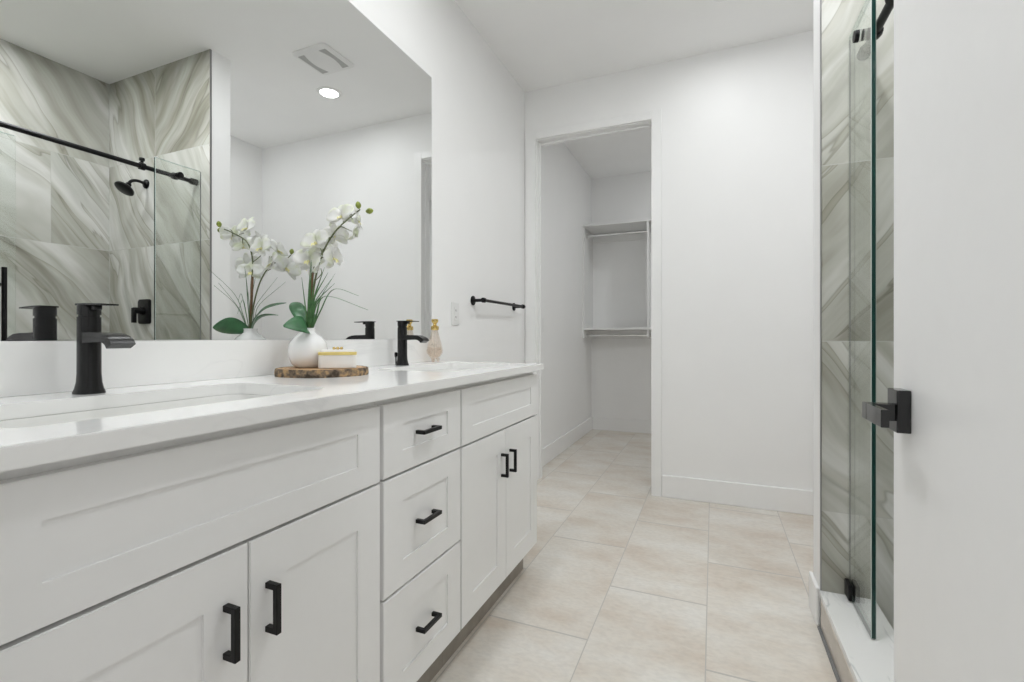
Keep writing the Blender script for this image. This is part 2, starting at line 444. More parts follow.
# ------------------------------------------------------------------ shower
SY0 = .36
def tiled(bm, rects, to3, flips):
    L1 = bm.loops.layers.uv.new('vein'); L2 = bm.loops.layers.uv.new('cell')
    for (u0, u1, v0, v1), (fl, ang, ou, ov) in zip(rects, flips):
        vs = [bm.verts.new(to3(*p)) for p in ((u0, v0), (u1, v0), (u1, v1), (u0, v1))]
        f = bm.faces.new(vs)
        for lp, (a, c_) in zip(f.loops, ((0, 0), (1, 0), (1, 1), (0, 1))):
            x, y = (u0, u1)[a]-u0, (v0, v1)[c_]-v0
            if fl: x = (u1-u0)-x
            x += ou; y += ov
            lp[L1].uv = (x*math.cos(ang)+y*math.sin(ang), -x*math.sin(ang)+y*math.cos(ang)); lp[L2].uv = (a, c_)

ROWS = [0.02, .406, .99, 1.595, 2.17, CEIL]
# long wall: u runs along +Y
rects, flips = [], []
joints = {0: [SY0, 1.05, NY0], 1: [SY0, .76, NY0], 2: [SY0, 1.31, NY0], 3: [SY0, .95, 1.616, NY0], 4: [SY0, 1.10, NY0]}
for r_ in range(5):
    js = joints[r_]
    for k in range(len(js)-1):
        rects.append((js[k], js[k+1], ROWS[r_], ROWS[r_+1]))
        flips.append((False, math.radians(-47+random.uniform(-4, 4)), 3.0*k+1.7*r_, 5.3*r_+2.1*k))
def tile_wall(name, to3, flip, back):
    bm = B(); tiled(bm, rects, to3, flips)
    if flip: bmesh.ops.reverse_faces(bm, faces=bm.faces)
    L1, L2 = bm.loops.layers.uv['vein'], bm.loops.layers.uv['cell']
    xs = [v.co.copy() for v in bm.verts]
    lo = [min(p[i] for p in xs) for i in range(3)]; hi = [max(p[i] for p in xs) for i in range(3)]
    for i in range(3):                      # backing board behind the tile faces
        if hi[i]-lo[i] < 1e-6:
            if back[i] > 0: lo[i] += .0006; hi[i] += .0094
            else: lo[i] -= .0094; hi[i] -= .0006
    box(bm, lo[0], hi[0], lo[1], hi[1], lo[2], hi[2], mi=1)
    return obj(name, bm, [M['marble'], M['rubber']], recalc=False)
o = tile_wall('wall_shower_tile_long', lambda u, v: (XR, u, v), True, (1, 0, 0)); o['kind'] = 'structure'
# far wall: u runs from the corner towards the room (-X)
rects, flips = [], []
cols = [0, .5, XR-NX]
for r_ in range(5):
    for k in range(2):
        rects.append((cols[k], cols[k+1], ROWS[r_], ROWS[r_+1]))
        fl = k == 1 and r_ in (0, 1, 4)
        flips.append((fl, math.radians((-62 if k == 0 else -52)+random.uniform(-4, 4)), 11+2.3*k+1.3*r_, 4.1*r_+3.7*k))
o = tile_wall('wall_shower_tile_far', lambda u, v: (XR-u, NY0, v), True, (0, 1, 0)); o['kind'] = 'structure'
# near wall
rects, flips = [], []
for r_ in range(5):
    for k in range(2):
        rects.append((cols[k], cols[k+1], ROWS[r_], ROWS[r_+1])); flips.append((k == 1, math.radians(-50), 7+2.3*k+1.3*r_, 3.1*r_+2.7*k))
o = tile_wall('wall_shower_tile_near', lambda u, v: (XR-u, SY0+.010, v), False, (0, -1, 0)); o['kind'] = 'structure'
# metal edge trim on the tile
bm = B(); box(bm, NX-.0008, NX+.0025, NY0-.0008, NY0+.0105, 0, CEIL); struct('trim_3', bm, M['tile_trim'])
# pan and curb
bm = B(); box(bm, 1.72, XR, SY0+.010, NY0, 0, .02); struct('floor_shower', bm, M['shower_floor'])
bm = B(); box(bm, NX, 1.722, SY0+.010, NY0, 0, .108, .001); struct('trim_4', bm, M['curb_face']).name = 'floor_shower_curb'
bm = B(); box(bm, NX-.004, 1.726, SY0+.010, NY0, .108, .130, .002); struct('trim_4', bm, M['curb_marble']).name = 'trim_shower_curb_cap'
bm = B(); box(bm, NX-.010, NX-.001, SY0+.010, NY0, 0, .006); struct('trim_5', bm, M['rubber'])

GT = .013
def glass_panel(bm, x, y0, y1, z0, z1):
    """glass sheet in a plane x = const: faces clear (0), cut edges dark green (1), arrises pale (2)"""
    c = .0017
    xs = (x-GT/2, x+GT/2)
    box(bm, xs[0], xs[1], y0, y1, z0, z1)
    bm.faces.ensure_lookup_table()
    es = list(bm.edges)
    bmesh.ops.bevel(bm, geom=es, offset=c, segments=1, affect='EDGES')
    bm.normal_update()
    for f in bm.faces:
        n = f.normal
        if abs(n.x) > .99: f.material_index = 0
        elif n.y < -.99: f.material_index = 1
        elif n.y > .99 or f.calc_center_median().y > y1-c*1.01: f.material_index = 0
        elif abs(n.z) > .99: f.material_index = 3
        else: f.material_index = 2
GM = [M['glass'], M['glass_edge'], M['glass_arris'], M['glass_top']]
GX = 1.655
tp = thing('fixed_glass_panel', 'narrow fixed clear glass shower panel standing on the marble curb at the stub wall', 'shower screen', (GX, 1.80, .130))
bm = B(); glass_panel(bm, GX, 1.668, NY0-.002, .133, 2.012); obj('glass_pane', bm, GM, tp)
for z in (.133, 1.72):
    bm = B()
    box(bm, GX-.016, GX-.005, NY0-.055, NY0-.001, z+.002, z+.054, .002); box(bm, GX+.005, GX+.016, NY0-.055, NY0-.001, z+.002, z+.054, .002)
    if z < 1: obj('glass_clamp', bm, M['black'], tp)
    else: bm.free()
bm = B(); box(bm, GX-.0018, GX+.0018, NY0-.0035, NY0-.0005, .186, 2.010); obj('wall_seal', bm, M['rubber'], tp)
bm = B(); box(bm, GX-.004, GX+.004, 1.672, NY0-.056, .1295, .1335); obj('sill_seal', bm, M['rubber'], tp)

# rail
RX, RZ = 1.692, 1.950
tr_ = thing('shower_door_rail', 'long black round rail carrying the sliding shower door, fixed to the tiled wall', 'rail', (RX, 1.15, RZ))
bm = B(); tube(bm, [(RX, SY0+.011, RZ), (RX, NY0-.001, RZ)], .0125, 20); obj('rail_bar', bm, M['black'], tr_, 40)
for y, s in ((NY0-.001, -1), (SY0+.011, 1)):
    bm = B(); lathe(bm, [(.019, 0), (.019, s*.035), (.016, s*.04)], (RX, y, RZ), 24, 'Y'); obj('wall_mount', bm, M['black'], tr_, 40)
for y in (1.80,):
    bm = B()
    lathe(bm, [(.017, 0), (.017, .026)], (RX-.032+.0005, y, RZ), 20, 'X')
    lathe(bm, [(.019, -.013), (.021, 0), (.019, .013)], (RX, y, RZ), 20, 'Y')
    lathe(bm, [(.017, 0), (.018, .005), (.018, .012)], (GX-.018, y, RZ), 24, 'X'); obj('panel_clamp', bm, M['black'], tr_, 40)
bm = B()
lathe(bm, [(.020, -.012), (.020, .012)], (RX, 1.625, RZ), 20, 'Y')
tube(bm, [(RX, 1.625, RZ+.015), (RX, 1.625, RZ+.034)], .008, 12); lathe(bm, [(.013, .030), (.014, .034), (.014, .042), (.012, .046)], (RX, 1.625, RZ), 20)
obj('door_stop', bm, M['black'], tr_, 40)

# sliding door
DX = 1.722
ts = thing('sliding_glass_door', 'wide sliding clear glass shower door with a black bar handle, hung on the black rail', 'shower door', (DX, .75, .14))
bm = B(); glass_panel(bm, DX, .42, 1.118, .145, 1.925); obj('glass_pane', bm, GM, ts)
bm = B()
for s in (-1, 1):
    x = DX+s*.045
    tube(bm, [(x, 1.065, .83), (x, 1.065, 1.315)], .0095, 14)
    for z in (.90, 1.24): tube(bm, [(DX+s*.0055, 1.065, z), (x, 1.065, z)], .008, 12)
obj('bar_handle', bm, M['black'], ts, 40)
for y in (.55, .98):
    bm = B()
    lathe(bm, [(.026, -.010), (.030, -.010), (.030, -.007), (.024, -.004), (.024, .004), (.030, .007), (.030, .010), (.026, .010)], (RX, y, RZ+.0395), 28, 'X')
    tube(bm, [(RX+.008, y, RZ+.0395), (DX, y, RZ+.0395)], .008, 12)
    box(bm, DX-.016, DX-.0055, y-.02, y+.02, 1.86, RZ+.065, .003)
    obj('roller', bm, M['black'], ts, 40)

# shower head
hx, hz = 2.185, 2.003
th_ = thing('shower_sprayer', 'black round shower head on a curved arm from the tiled wall', 'shower head', (hx, NY0, hz))
bm = B(); lathe(bm, [(.030, 0), (.030, -.006), (.022, -.014), (.012, -.018)], (hx, NY0, hz), 28, 'Y'); obj('flange', bm, M['black'], th_, 40)
arm = spline([(hx, NY0-.002, hz), (hx, NY0-.05, hz+.006), (hx, NY0-.085, hz-.004), (hx, NY0-.105, hz-.028)], 6)
bm = B(); tube(bm, arm, .0095, 14); obj('arm', bm, M['black'], th_, 50)
bm = B()
lathe(bm, [(.012, .030), (.016, .024), (.016, .012), (.022, .006), (.048, -.008), (.054, -.014), (.055, -.024), (.050, -.028)], (0, 0, 0), 36)
bmesh.ops.transform(bm, matrix=Matrix.Translation((hx, NY0-.116, hz-.05)) @ Matrix.Rotation(math.radians(-35), 4, 'X'), verts=bm.verts)
obj('spray_head', bm, M['black'], th_, 40)

# valve
vx, vz = 2.198, 1.172
tv = thing('shower_valve', 'black square shower valve plate with a lever on the tiled wall', 'shower valve', (vx, NY0, vz))
bm = B()
lp0 = [(p[0], NY0, p[1]) for p in [(q[0], q[1]) for q in rrect(vx, vz, .062, .080, .018, 0)]]
lp1 = [(p[0], NY0-.010, p[2]) for p in lp0]
lp2 = [((p[0]-vx)*.94+vx, NY0-.013, (p[2]-vz)*.94+vz) for p in lp0]
loft(bm, [lp0, lp1, lp2]); obj('cover_plate', bm, M['black'], tv, 40)
bm = B(); lathe(bm, [(.026, -.012), (.026, -.030), (.020, -.034), (.020, -.070), (.018, -.074)], (vx, NY0, vz+.005), 28, 'Y')
box(bm, vx-.013, vx+.013, NY0-.078, NY0-.056, vz-.075, vz+.022, .004)
obj('lever', bm, M['black'], tv, 40)

# ------------------------------------------------------------------ bathroom door beside the camera
DFX = 1.500
td = thing('door_1', 'open white bathroom door with a black lever handle, at the very right', 'door', (DFX+.0175, .18, 0))
td['kind'] = 'structure'
bm = B(); box(bm, DFX, DFX+.035, .182, .958, .008, 2.385, .0015); obj('door_leaf', bm, M['door'], td)
hzz = .8915
def door_handle(s, fx):
    """s: side, -1 towards the vanity"""
    bm = B()
    box(bm, *sorted((fx+s*.0002, fx+s*.018)), .880, .922, hzz-.032, hzz+.032, .0012)
    obj('handle_rose', bm, M['satin_black'], td)
    bm = B()
    box(bm, *sorted((fx+s*.018, fx+s*.055)), .884, .906, hzz-.0150, hzz+.0102, .001)
    box(bm, *sorted((fx+s*.045, fx+s*.055)), .814, .8839, hzz-.0150, hzz+.0102, .001)
    obj('handle_lever', bm, M['satin_black'], td)
door_handle(-1, DFX); door_handle(1, DFX+.035)
bm = B(); box(bm, DFX+.005, DFX+.030, .9575, .9592, hzz-.028, hzz+.028, .0005); obj('latch_plate', bm, M['chrome'], td)
for z in (.2, 1.2, 2.2):
    bm = B(); tube(bm, [(DFX-.004, .180, z-.045), (DFX-.004, .180, z+.045)], .006, 12); obj('hinge', bm, M['black'], td, 40)

# ------------------------------------------------------------------ vanity
FX = .535      # front of doors
BX = .515      # front of carcass
def shaker(bm, y0, y1, z0, z1, st, ra, rec=.0042):
    x1, x0, xr = FX, BX+.001, FX-rec
    b4 = lambda x, a, c, d, e: [bm.verts.new(p) for p in ((x, a, d), (x, c, d), (x, c, e), (x, a, e))]
    back = b4(x0, y0, y1, z0, z1); fo = b4(x1, y0, y1, z0, z1)
    fi = b4(x1, y0+st, y1-st, z0+ra, z1-ra); pi = b4(xr, y0+st+.0004, y1-st-.0004, z0+ra+.0004, z1-ra-.0004)
    bm.faces.new(back); bm.faces.new(pi)
    for a, c in ((back, fo), (fo, fi), (fi, pi)):
        for i in range(4): bm.faces.new((a[i], a[(i+1) % 4], c[(i+1) % 4], c[i]))
    es = [ed for ed in bm.edges if all(v in fo for v in ed.verts)]
    bmesh.ops.bevel(bm, geom=es, offset=.0015, segments=2, affect='EDGES')

def pull(y, z, vertical, L=.083, parent=None):
    """square bar pull with its two posts, centred at (y, z) on the front"""
    bm = B(); t_ = .0048; x0, x1 = FX-.0005, FX+.027
    if vertical:
        box(bm, x1-.0095, x1, y-t_, y+t_, z-L/2, z+L/2, .0008)
        for s in (-1, 1): box(bm, x0, x1-.009, y-t_, y+t_, z+s*(L/2-t_)-t_, z+s*(L/2-t_)+t_, .0006)
    else:
        box(bm, x1-.0095, x1, y-L/2, y+L/2, z-t_, z+t_, .0008)
        for s in (-1, 1): box(bm, x0, x1-.009, y+s*(L/2-t_)-t_, y+s*(L/2-t_)+t_, z-t_, z+t_, .0006)
    return obj('handle', bm, M['black'], parent)

ZT = .8655
def carcass(bm, y0, y1):
    tk = .016
    box(bm, .022, BX, y0, y0+tk, .108, ZT-.001); box(bm, .022, BX, y1-tk, y1, .108, ZT-.001)
    box(bm, .022, BX, y0+tk, y1-tk, .108, .108+tk); box(bm, .022, .030, y0+tk, y1-tk, .124, ZT-.001)
    box(bm, BX-.018, BX, y0+tk, y1-tk, .8, ZT-.001)

def sink_base(y0, y1, label):
    t_ = thing('vanity_sink_cabinet', label, 'cabinet', (.26, (y0+y1)/2, 0), 'vanity cabinets')
    ym = (y0+y1)/2
    bm = B(); carcass(bm, y0-.003, y1+.003); obj('cabinet_body', bm, M['cabinet'], t_)
    bm = B(); box(bm, .455, .470, y0-.003, y1+.003, 0, .107); obj('toe_kick', bm, M['kick'], t_)
    bm = B(); shaker(bm, y0, y1, .676, .847, .072, .050); obj('false_drawer_front', bm, M['cabinet'], t_)
    for a, c, hy_ in ((y0, ym-.0015, ym-.040), (ym+.0015, y1, ym+.035)):
        bm = B(); shaker(bm, a, c, .127, .670, .073, .077); d = obj('door', bm, M['cabinet'], t_)
        pull(hy_, .549, True, parent=d)
    return t_
cabL = sink_base(.214, .875, 'white shaker vanity cabinet under the nearer sink, two doors and one wide false drawer front')
cabR = copy_tree(cabL); cabR.location.y += 1.040
cabR['label'] = 'white shaker vanity cabinet at the far end by the closet, under the farther sink'
tdw = thing('vanity_drawer_cabinet', 'white shaker stack of three drawers between the two sink cabinets', 'cabinet', (.26, 1.065, 0), 'vanity cabinets')
bm = B(); carcass(bm, .8795, 1.2495); obj('cabinet_body', bm, M['cabinet'], tdw)
bm = B(); box(bm, .455, .470, .8795, 1.2495, 0, .107); obj('toe_kick', bm, M['kick'], tdw)
for z0, z1, hz_ in ((.677, .847, .763), (.400, .671, .537), (.127, .394, .262)):
    bm = B(); shaker(bm, .887, 1.247, z0, z1, .074, .052 if z0 > .6 else .063); d = obj('drawer', bm, M['cabinet'], tdw)
    pull(1.056, hz_, False, parent=d)
# filler beside the wall behind the camera, end filler strip
bm = B(); box(bm, .022, FX-.004, .172, .2095, 0.108, ZT-.001, .001)
tag(obj('filler_strip', bm, M['cabinet']), 'narrow white filler strip between the vanity and the wall by the door', 'filler')
# worktop with two sink cut-outs
CX1, CY0, CY1 = .564, .172, 1.922
SKX, SKHX, SKHY = .300, .152, .262
SKYS = (.550, 1.590)
bm = B()
def ring(pts):
    vs = [bm.verts.new(p) for p in pts]
    return [bm.edges.new((vs[i], vs[(i+1) % len(vs)])) for i in range(len(vs))]
es = ring([(.0005, CY0, CZ), (CX1, CY0, CZ), (CX1, CY1, CZ), (.0005, CY1, CZ)])
for sy in SKYS: es += ring(rrect(SKX, sy, SKHX, SKHY, .040, CZ, 8))
bmesh.ops.triangle_fill(bm, use_beauty=True, use_dissolve=False, edges=es)
r_ = bmesh.ops.extrude_face_region(bm, geom=list(bm.faces))
bmesh.ops.translate(bm, verts=[g for g in r_['geom'] if isinstance(g, bmesh.types.BMVert)], vec=(0, 0, -(CZ-ZT)))
bmesh.ops.recalc_face_normals(bm, faces=bm.faces)
be = [ed for ed in bm.edges if len(ed.link_faces) == 2 and ed.calc_face_angle(0) > 1.2]
bmesh.ops.bevel(bm, geom=be, offset=.0015, segments=2, affect='EDGES')
tag(obj('countertop', bm, M['quartz']), 'long white quartz vanity countertop with two sink openings', 'countertop')
bm = B(); box(bm, .0005, .020, CY0, CY1, CZ, .9955, .0015)
tag(obj('backsplash', bm, M['quartz']), 'low white quartz backsplash along the wall behind the faucets', 'backsplash')
# sinks
def sink(sy, label):
    t_ = thing('undermount_sink', label, 'sink', (SKX, sy, .74), 'undermount sinks')
    bm = B(); zt = ZT-.0001
    L = [rrect(SKX, sy, SKHX+.018, SKHY+.018, .05, zt, 8), rrect(SKX, sy, SKHX-.0022, SKHY-.0022, .0385, zt, 8),
         rrect(SKX, sy, SKHX-.004, SKHY-.004, .045, zt-.03, 8), rrect(SKX, sy, SKHX-.014, SKHY-.016, .05, .762, 8),
         rrect(SKX, sy, SKHX-.026, SKHY-.030, .05, .746, 8), rrect(SKX, sy, SKHX-.07, SKHY-.09, .05, .740, 8), rrect(SKX, sy, .024, .024, .0239, .736, 8)]
    loft(bm, L, False, False)
    L2 = [rrect(SKX, sy, SKHX+.018, SKHY+.018, .05, zt, 8), rrect(SKX, sy, SKHX+.010, SKHY+.010, .05, zt-.012, 8),
          rrect(SKX, sy, SKHX-.006, SKHY-.008, .05, .752, 8), rrect(SKX, sy, SKHX-.07, SKHY-.09, .05, .730, 8), rrect(SKX, sy, .024, .024, .0239, .727, 8)]
    loft(bm, L2, False, False)
    bmesh.ops.remove_doubles(bm, verts=bm.verts, dist=1e-5)
    obj('basin', bm, M['porcelain'], t_, 50)
    bm = B(); lathe(bm, [(.023, -.012), (.023, .002), (.019, .004), (.017, .001), (.004, .002)], (SKX, sy, .738), 24)
    obj('drain', bm, M['black'], t_, 40)
    return t_
sink(SKYS[0], 'white undermount sink sunk into the counter below the nearer faucet')
s2 = copy_tree(bpy.data.objects['undermount_sink']); s2.location.y = SKYS[1]
s2['label'] = 'white undermount sink below the farther faucet, by the glass bottle'

# faucets
def faucet(fx, fy, label):
    t_ = thing('bathroom_faucet', label, 'faucet', (fx, fy, CZ), 'black vanity faucets')
    def sq(hx_, hy_, r, z): return rrect(fx, fy, hx_, hy_, r, CZ+z, 5)
    bm = B()
    loft(bm, [sq(.0238, .0238, .018, 0), sq(.0236, .0236, .018, .003), sq(.0212, .0212, .0165, .010), sq(.0190, .0190, .0155, .022), sq(.0180, .0180, .015, .040), sq(.0178, .0178, .015, .151), sq(.0158, .0158, .0135, .152), sq(.0158, .0158, .0135, .156)])
    obj('body', bm, M['bronze_black'], t_, 30)
    bm = B()
    loft(bm, [sq(.0178, .0178, .015, .156), sq(.0178, .0178, .015, .173), sq(.0165, .0165, .014, .1755)])
    # thin flat lever over the top, running out over the basin
    pts = []
    for x, z, hw, th in ((-.017, .1760, .0155, .0035), (.015, .1760, .016, .0035), (.04, .1752, .0155, .0035), (.070, .1744, .0145, .003)):
        pts.append([(fx+x, fy-hw, CZ+z-th/2), (fx+x, fy+hw, CZ+z-th/2), (fx+x, fy+hw, CZ+z+th/2), (fx+x, fy-hw, CZ+z+th/2)])
    loft(bm, pts)
    box(bm, fx+.015, fx+.032, fy-.007, fy+.007, CZ+.165, CZ+.1750, .002)
    obj('lever', bm, M['bronze_black'], t_, 30)
    bm = B(); pts = []
    for x, z, hw, th in ((.010, .111, .0165, .021), (.045, .111, .0165, .019), (.060, .1115, .0175, .018), (.078, .1105, .019, .0175), (.091, .107, .020, .0175), (.101, .101, .0205, .018), (.106, .094, .0205, .018)):
        a = min(1.25, max(0, (x-.060)/.046*1.1))
        dx, dz = math.sin(a)*th/2, math.cos(a)*th/2
        pts.append([(fx+x-dx, fy-hw, CZ+z-dz), (fx+x-dx, fy+hw, CZ+z-dz), (fx+x+dx, fy+hw, CZ+z+dz), (fx+x+dx, fy-hw, CZ+z+dz)])
    loft(bm, pts)
    obj('spout', bm, M['bronze_black'], t_, 35)
    bm = B(); lathe(bm, [(.0028, 0), (.0028, .030), (.0055, .036), (.006, .042), (.006, .048), (.004, .052)], (fx-.031, fy, CZ), 16)
    obj('lift_rod', bm, M['bronze_black'], t_, 40)
    return t_
f1 = faucet(.087, .543, 'black single-lever faucet at the nearer sink')
f2 = copy_tree(f1); f2.location = (.086, 1.578, CZ); f2['label'] = 'black single-lever faucet at the farther sink, near the glass bottle'

# mirror
tm = thing('wall_mirror', 'large frameless wall mirror above the vanity backsplash', 'mirror', (0, 1.05, .996))
bm = B(); box(bm, .0052, .0056, .1725, 1.9183, .9965, 2.2294); obj('mirror_face', bm, M['mirror'], tm)
bm = B(); box(bm, .0003, .0051, .1725, 1.9183, .9965, 2.2294); obj('mirror_backing', bm, M['tile_trim'], tm)

# towel bar
tt = thing('towel_bar', 'black towel bar on the white wall between mirror and closet door', 'towel bar', (0, 2.64, 1.208))
bz = 1.208
for y in (2.345, 2.932):
    bm = B(); lathe(bm, [(.026, .0003), (.026, .006), (.018, .010), (.009, .012), (.009, .060)], (0, y, bz), 24, 'X'); obj('post', bm, M['black'], tt, 40)
bm = B(); tube(bm, [(.068, 2.328, bz), (.068, 2.949, bz)], .0085, 16)
for y in (2.345, 2.932): lathe(bm, [(.013, -.013), (.014, -.010), (.014, .010), (.013, .013)], (.068, y, bz), 20, 'Y')
obj('bar', bm, M['black'], tt, 40)

# outlet plate, left wall
tq = thing('wall_outlet', 'white outlet plate on the wall between mirror and towel bar', 'outlet', (0, 2.145, 1.125))
bm = B(); box(bm, .0003, .006, 2.107, 2.183, 1.067, 1.183, .002); obj('cover_plate', bm, M['plastic'], tq)
bm = B(); box(bm, .006, .009, 2.128, 2.162, 1.090, 1.160, .001); fo_ = obj('outlet_face', bm, M['plastic'], tq)
for z in (1.108, 1.142):
    for y in (2.138, 2.150):
        bm = B(); box(bm, .0088, .0093, y-.001, y+.001, z-.005, z+.005); obj('socket_slot', bm, M['dark_slot'], fo_)
# switch in the closet
tq = thing('light_switch', 'small white switch plate on the closet side wall just inside the opening', 'light switch', (0, 3.49, 1.1))
bm = B(); box(bm, .0003, .006, 3.455, 3.525, 1.045, 1.155, .002); obj('cover_plate', bm, M['plastic'], tq)
bm = B(); box(bm, .006, .011, 3.475, 3.505, 1.07, 1.13, .002); obj('rocker', bm, M['plastic'], tq)

# ------------------------------------------------------------------ closet shelving
tc = thing('closet_shelf_unit', 'white wall-hung closet shelving with two shelves and two chrome rods', 'shelf unit', (.7, YC, 1.0))
for x in (.001, .636, 1.35):
    bm = B(); box(bm, x, x+.016, 4.755, YC-.0005, 1.0, 2.13, .001); obj('side_panel', bm, M['melamine'], tc)
bm = B(); box(bm, .001, 1.366, 4.745, YC-.0005, 2.131, 2.152, .001); obj('shelf', bm, M['melamine'], tc)
for x0, x1 in ((.0175, .6355), (.6525, 1.3495)):
    bm = B(); box(bm, x0, x1, 4.75, YC-.0005, 1.080, 1.102, .001); obj('shelf', bm, M['melamine'], tc)
    bm = B(); box(bm, x0, x1, YC-.018, YC-.0005, 2.03, 2.128, .001); obj('back_rail', bm, M['melamine'], tc)
    bm = B(); box(bm, x0, x1, YC-.018, YC-.0005, .99, 1.078, .001); obj('back_rail', bm, M['melamine'], tc)
    for z in (2.058, 1.025):
        bm = B(); tube(bm, [(x0+.002, 4.87, z), (x1-.002, 4.87, z)], .0125, 18); rd = obj('hanging_rod', bm, M['chrome'], tc, 40)
        for x, s in ((x0, 1), (x1, -1)):
            bm = B(); lathe(bm, [(.024, 0), (.024, s*.004), (.017, s*.006), (.017, s*.014)], (x, 4.87, z), 20, 'X'); obj('rod_socket', bm, M['chrome'], rd, 40)

# ------------------------------------------------------------------ ceiling fittings
def downlight(x, y, key, label):
    t_ = thing('recessed_downlight', label, 'ceiling light', (x, y, CEIL), 'recessed downlights')
    bm = B(); lathe(bm, [(.062, -.0045), (.064, -.008), (.080, -.005), (.083, -.0003), (.062, -.0003)], (x, y, CEIL), 40, cap0=False, cap1=False)
    obj('trim_ring', bm, M['plastic'], t_, 40)
    bm = B(); lathe(bm, [(.0618, -.0045), (.0618, -.0012)], (x, y, CEIL), 40); obj('lens', bm, M['lens_'+key], t_)
downlight(1.29, 2.60, 'vent', 'round recessed ceiling light in front of the closet wall, near the vent')
downlight(2.24, 1.10, 'shower', 'round recessed ceiling light over the shower')
downlight(.50, .62, 'near', 'round recessed ceiling light over the nearer sink')
downlight(.50, 1.52, 'far', 'round recessed ceiling light over the farther sink')
downlight(1.42, 1.40, 'middle', 'added fill light set in the ceiling over the middle of the bathroom floor')  # added downlight as overhead fill, kept outside the mirror's view
downlight(2.25, 2.42, 'alcove', 'added fill light, unseen on the ceiling of the alcove behind the shower wall')  # added downlight lifting the back of the room, hidden by the stub wall
downlight(1.35, 4.15, 'closet', 'added fill light, out of view on the closet ceiling')  # added downlight that brightens the closet, not visible through the opening
vt = thing('ceiling_vent', 'square white ceiling exhaust vent with two slotted bands, beside the round light', 'vent', (1.02, 2.275, CEIL))
bm = B(); loft(bm, [rrect(1.02, 2.275, .135, .135, .03, CEIL-.0005, 6), rrect(1.02, 2.275, .135, .135, .03, CEIL-.008, 6), rrect(1.02, 2.275, .120, .120, .03, CEIL-.016, 6)]); obj('cover', bm, M['plastic'], vt, 30)
for s in (-1, 1):
    bm = B()
    pts0, pts1 = [], []
    for k in range(9):
        y = 2.175+.2*k/8; bulge = .022*math.sin(PI*k/8)
        pts0.append((1.02+s*.108, y, 0)); pts1.append((1.02+s*(.058+bulge), y, 0))
    lp = pts0+pts1[::-1]
    loft(bm, [[(p[0], p[1], CEIL-.0162) for p in lp], [(p[0], p[1], CEIL-.0175) for p in lp]]); g_ = obj('grille_band', bm, M['vent_mesh'], vt)

# ------------------------------------------------------------------ things on the counter
SLX, SLY = .163, 1.082
bm = B(); lp = []
rr = []
for k in range(64):
    a = 2*PI*k/64
    rr.append(.123+.004*math.sin(2*a+.6)+.003*math.sin(5*a)+.0015*math.sin(11*a+1)+random.uniform(-.0012, .0012))
def sl(z, d): return [(SLX+(rr[k]-d)*math.cos(2*PI*k/64), SLY+(rr[k]-d)*math.sin(2*PI*k/64), z) for k in range(64)]
ws = thing('wood_slice', 'round wood slice with bark edge lying on the counter under the vase', 'wood slice', (SLX, SLY, CZ))
loft(bm, [sl(CZ+.0003, .006), sl(CZ+.022, .006)]); obj('wood_disc', bm, M['wood'], ws)
bm = B(); v_ = loft(bm, [sl(CZ+.0003, .0058), sl(CZ+.0003, .001), sl(CZ+.006, 0), sl(CZ+.016, .0005), sl(CZ+.0225, .002), sl(CZ+.0222, .0058)], False, False); obj('bark_edge', bm, M['bark'], ws, 60)
SZ = CZ+.0225
VX, VY = .126, 1.060
bm = B()
prof = [(.030, 0), (.034, .001), (.046, .013), (.0535, .032), (.0555, .052), (.0515, .072), (.040, .089), (.028, .098), (.0205, .104), (.0190, .112), (.0205, .1165), (.0180, .1165), (.0165, .110), (.018, .102), (.030, .090), (.044, .070), (.046, .05), (.030, .012), (.01, .008)]
lathe(bm, prof, (VX, VY, SZ), 48)
tag(obj('bud_vase', bm, M['ceramic'], None, 60, (VX, VY, SZ)), 'round white ceramic vase with narrow neck holding orchids on the wood slice', 'vase')

# trinket box
bxx, bxy, bxa = .2285, 1.071, math.radians(41)
tb_ = thing('trinket_box', 'small white lidded box with gold rim beside the vase on the wood slice', 'box', (bxx, bxy, SZ))
def rot(pts): 
    return [(bxx+(p[0])*math.cos(bxa)-(p[1])*math.sin(bxa), bxy+p[0]*math.sin(bxa)+p[1]*math.cos(bxa), p[2]) for p in pts]
def rb(h, r, d=0): return rot(rrect(0, 0, .0515-d, .0225-d, r, SZ+h, 6))
bm = B(); loft(bm, [rb(.0003, .010, .002), rb(.002, .011), rb(.037, .011), rb(.038, .010, .001)]); obj('box_base', bm, M['box'], tb_, 30)
bm = B(); loft(bm, [rb(.0383, .011, 0), rb(.0385, .012, -.001), rb(.046, .012, -.001), rb(.0472, .011, .002), rb(.0474, .010, .008)]); ld = obj('lid', bm, M['gold_band'], tb_, 30)
bm = B(); loft(bm, [rb(.0475, .010, .004), rb(.051, .010, .005), rb(.0535, .008, .010)]); obj('lid_top', bm, M['box'], ld, 30)
bm = B(); tube(bm, [(bxx, bxy, SZ+.053), (bxx, bxy, SZ+.056)], .004, 12)
for s in (-1, 0, 1):
    c_ = rot([(s*.010, 0, SZ+.057)])[0]
    bmesh.ops.create_icosphere(bm, subdivisions=2, radius=.0048, matrix=Matrix.Translation(c_))
obj('lid_knob', bm, M['gold'], ld, 50)

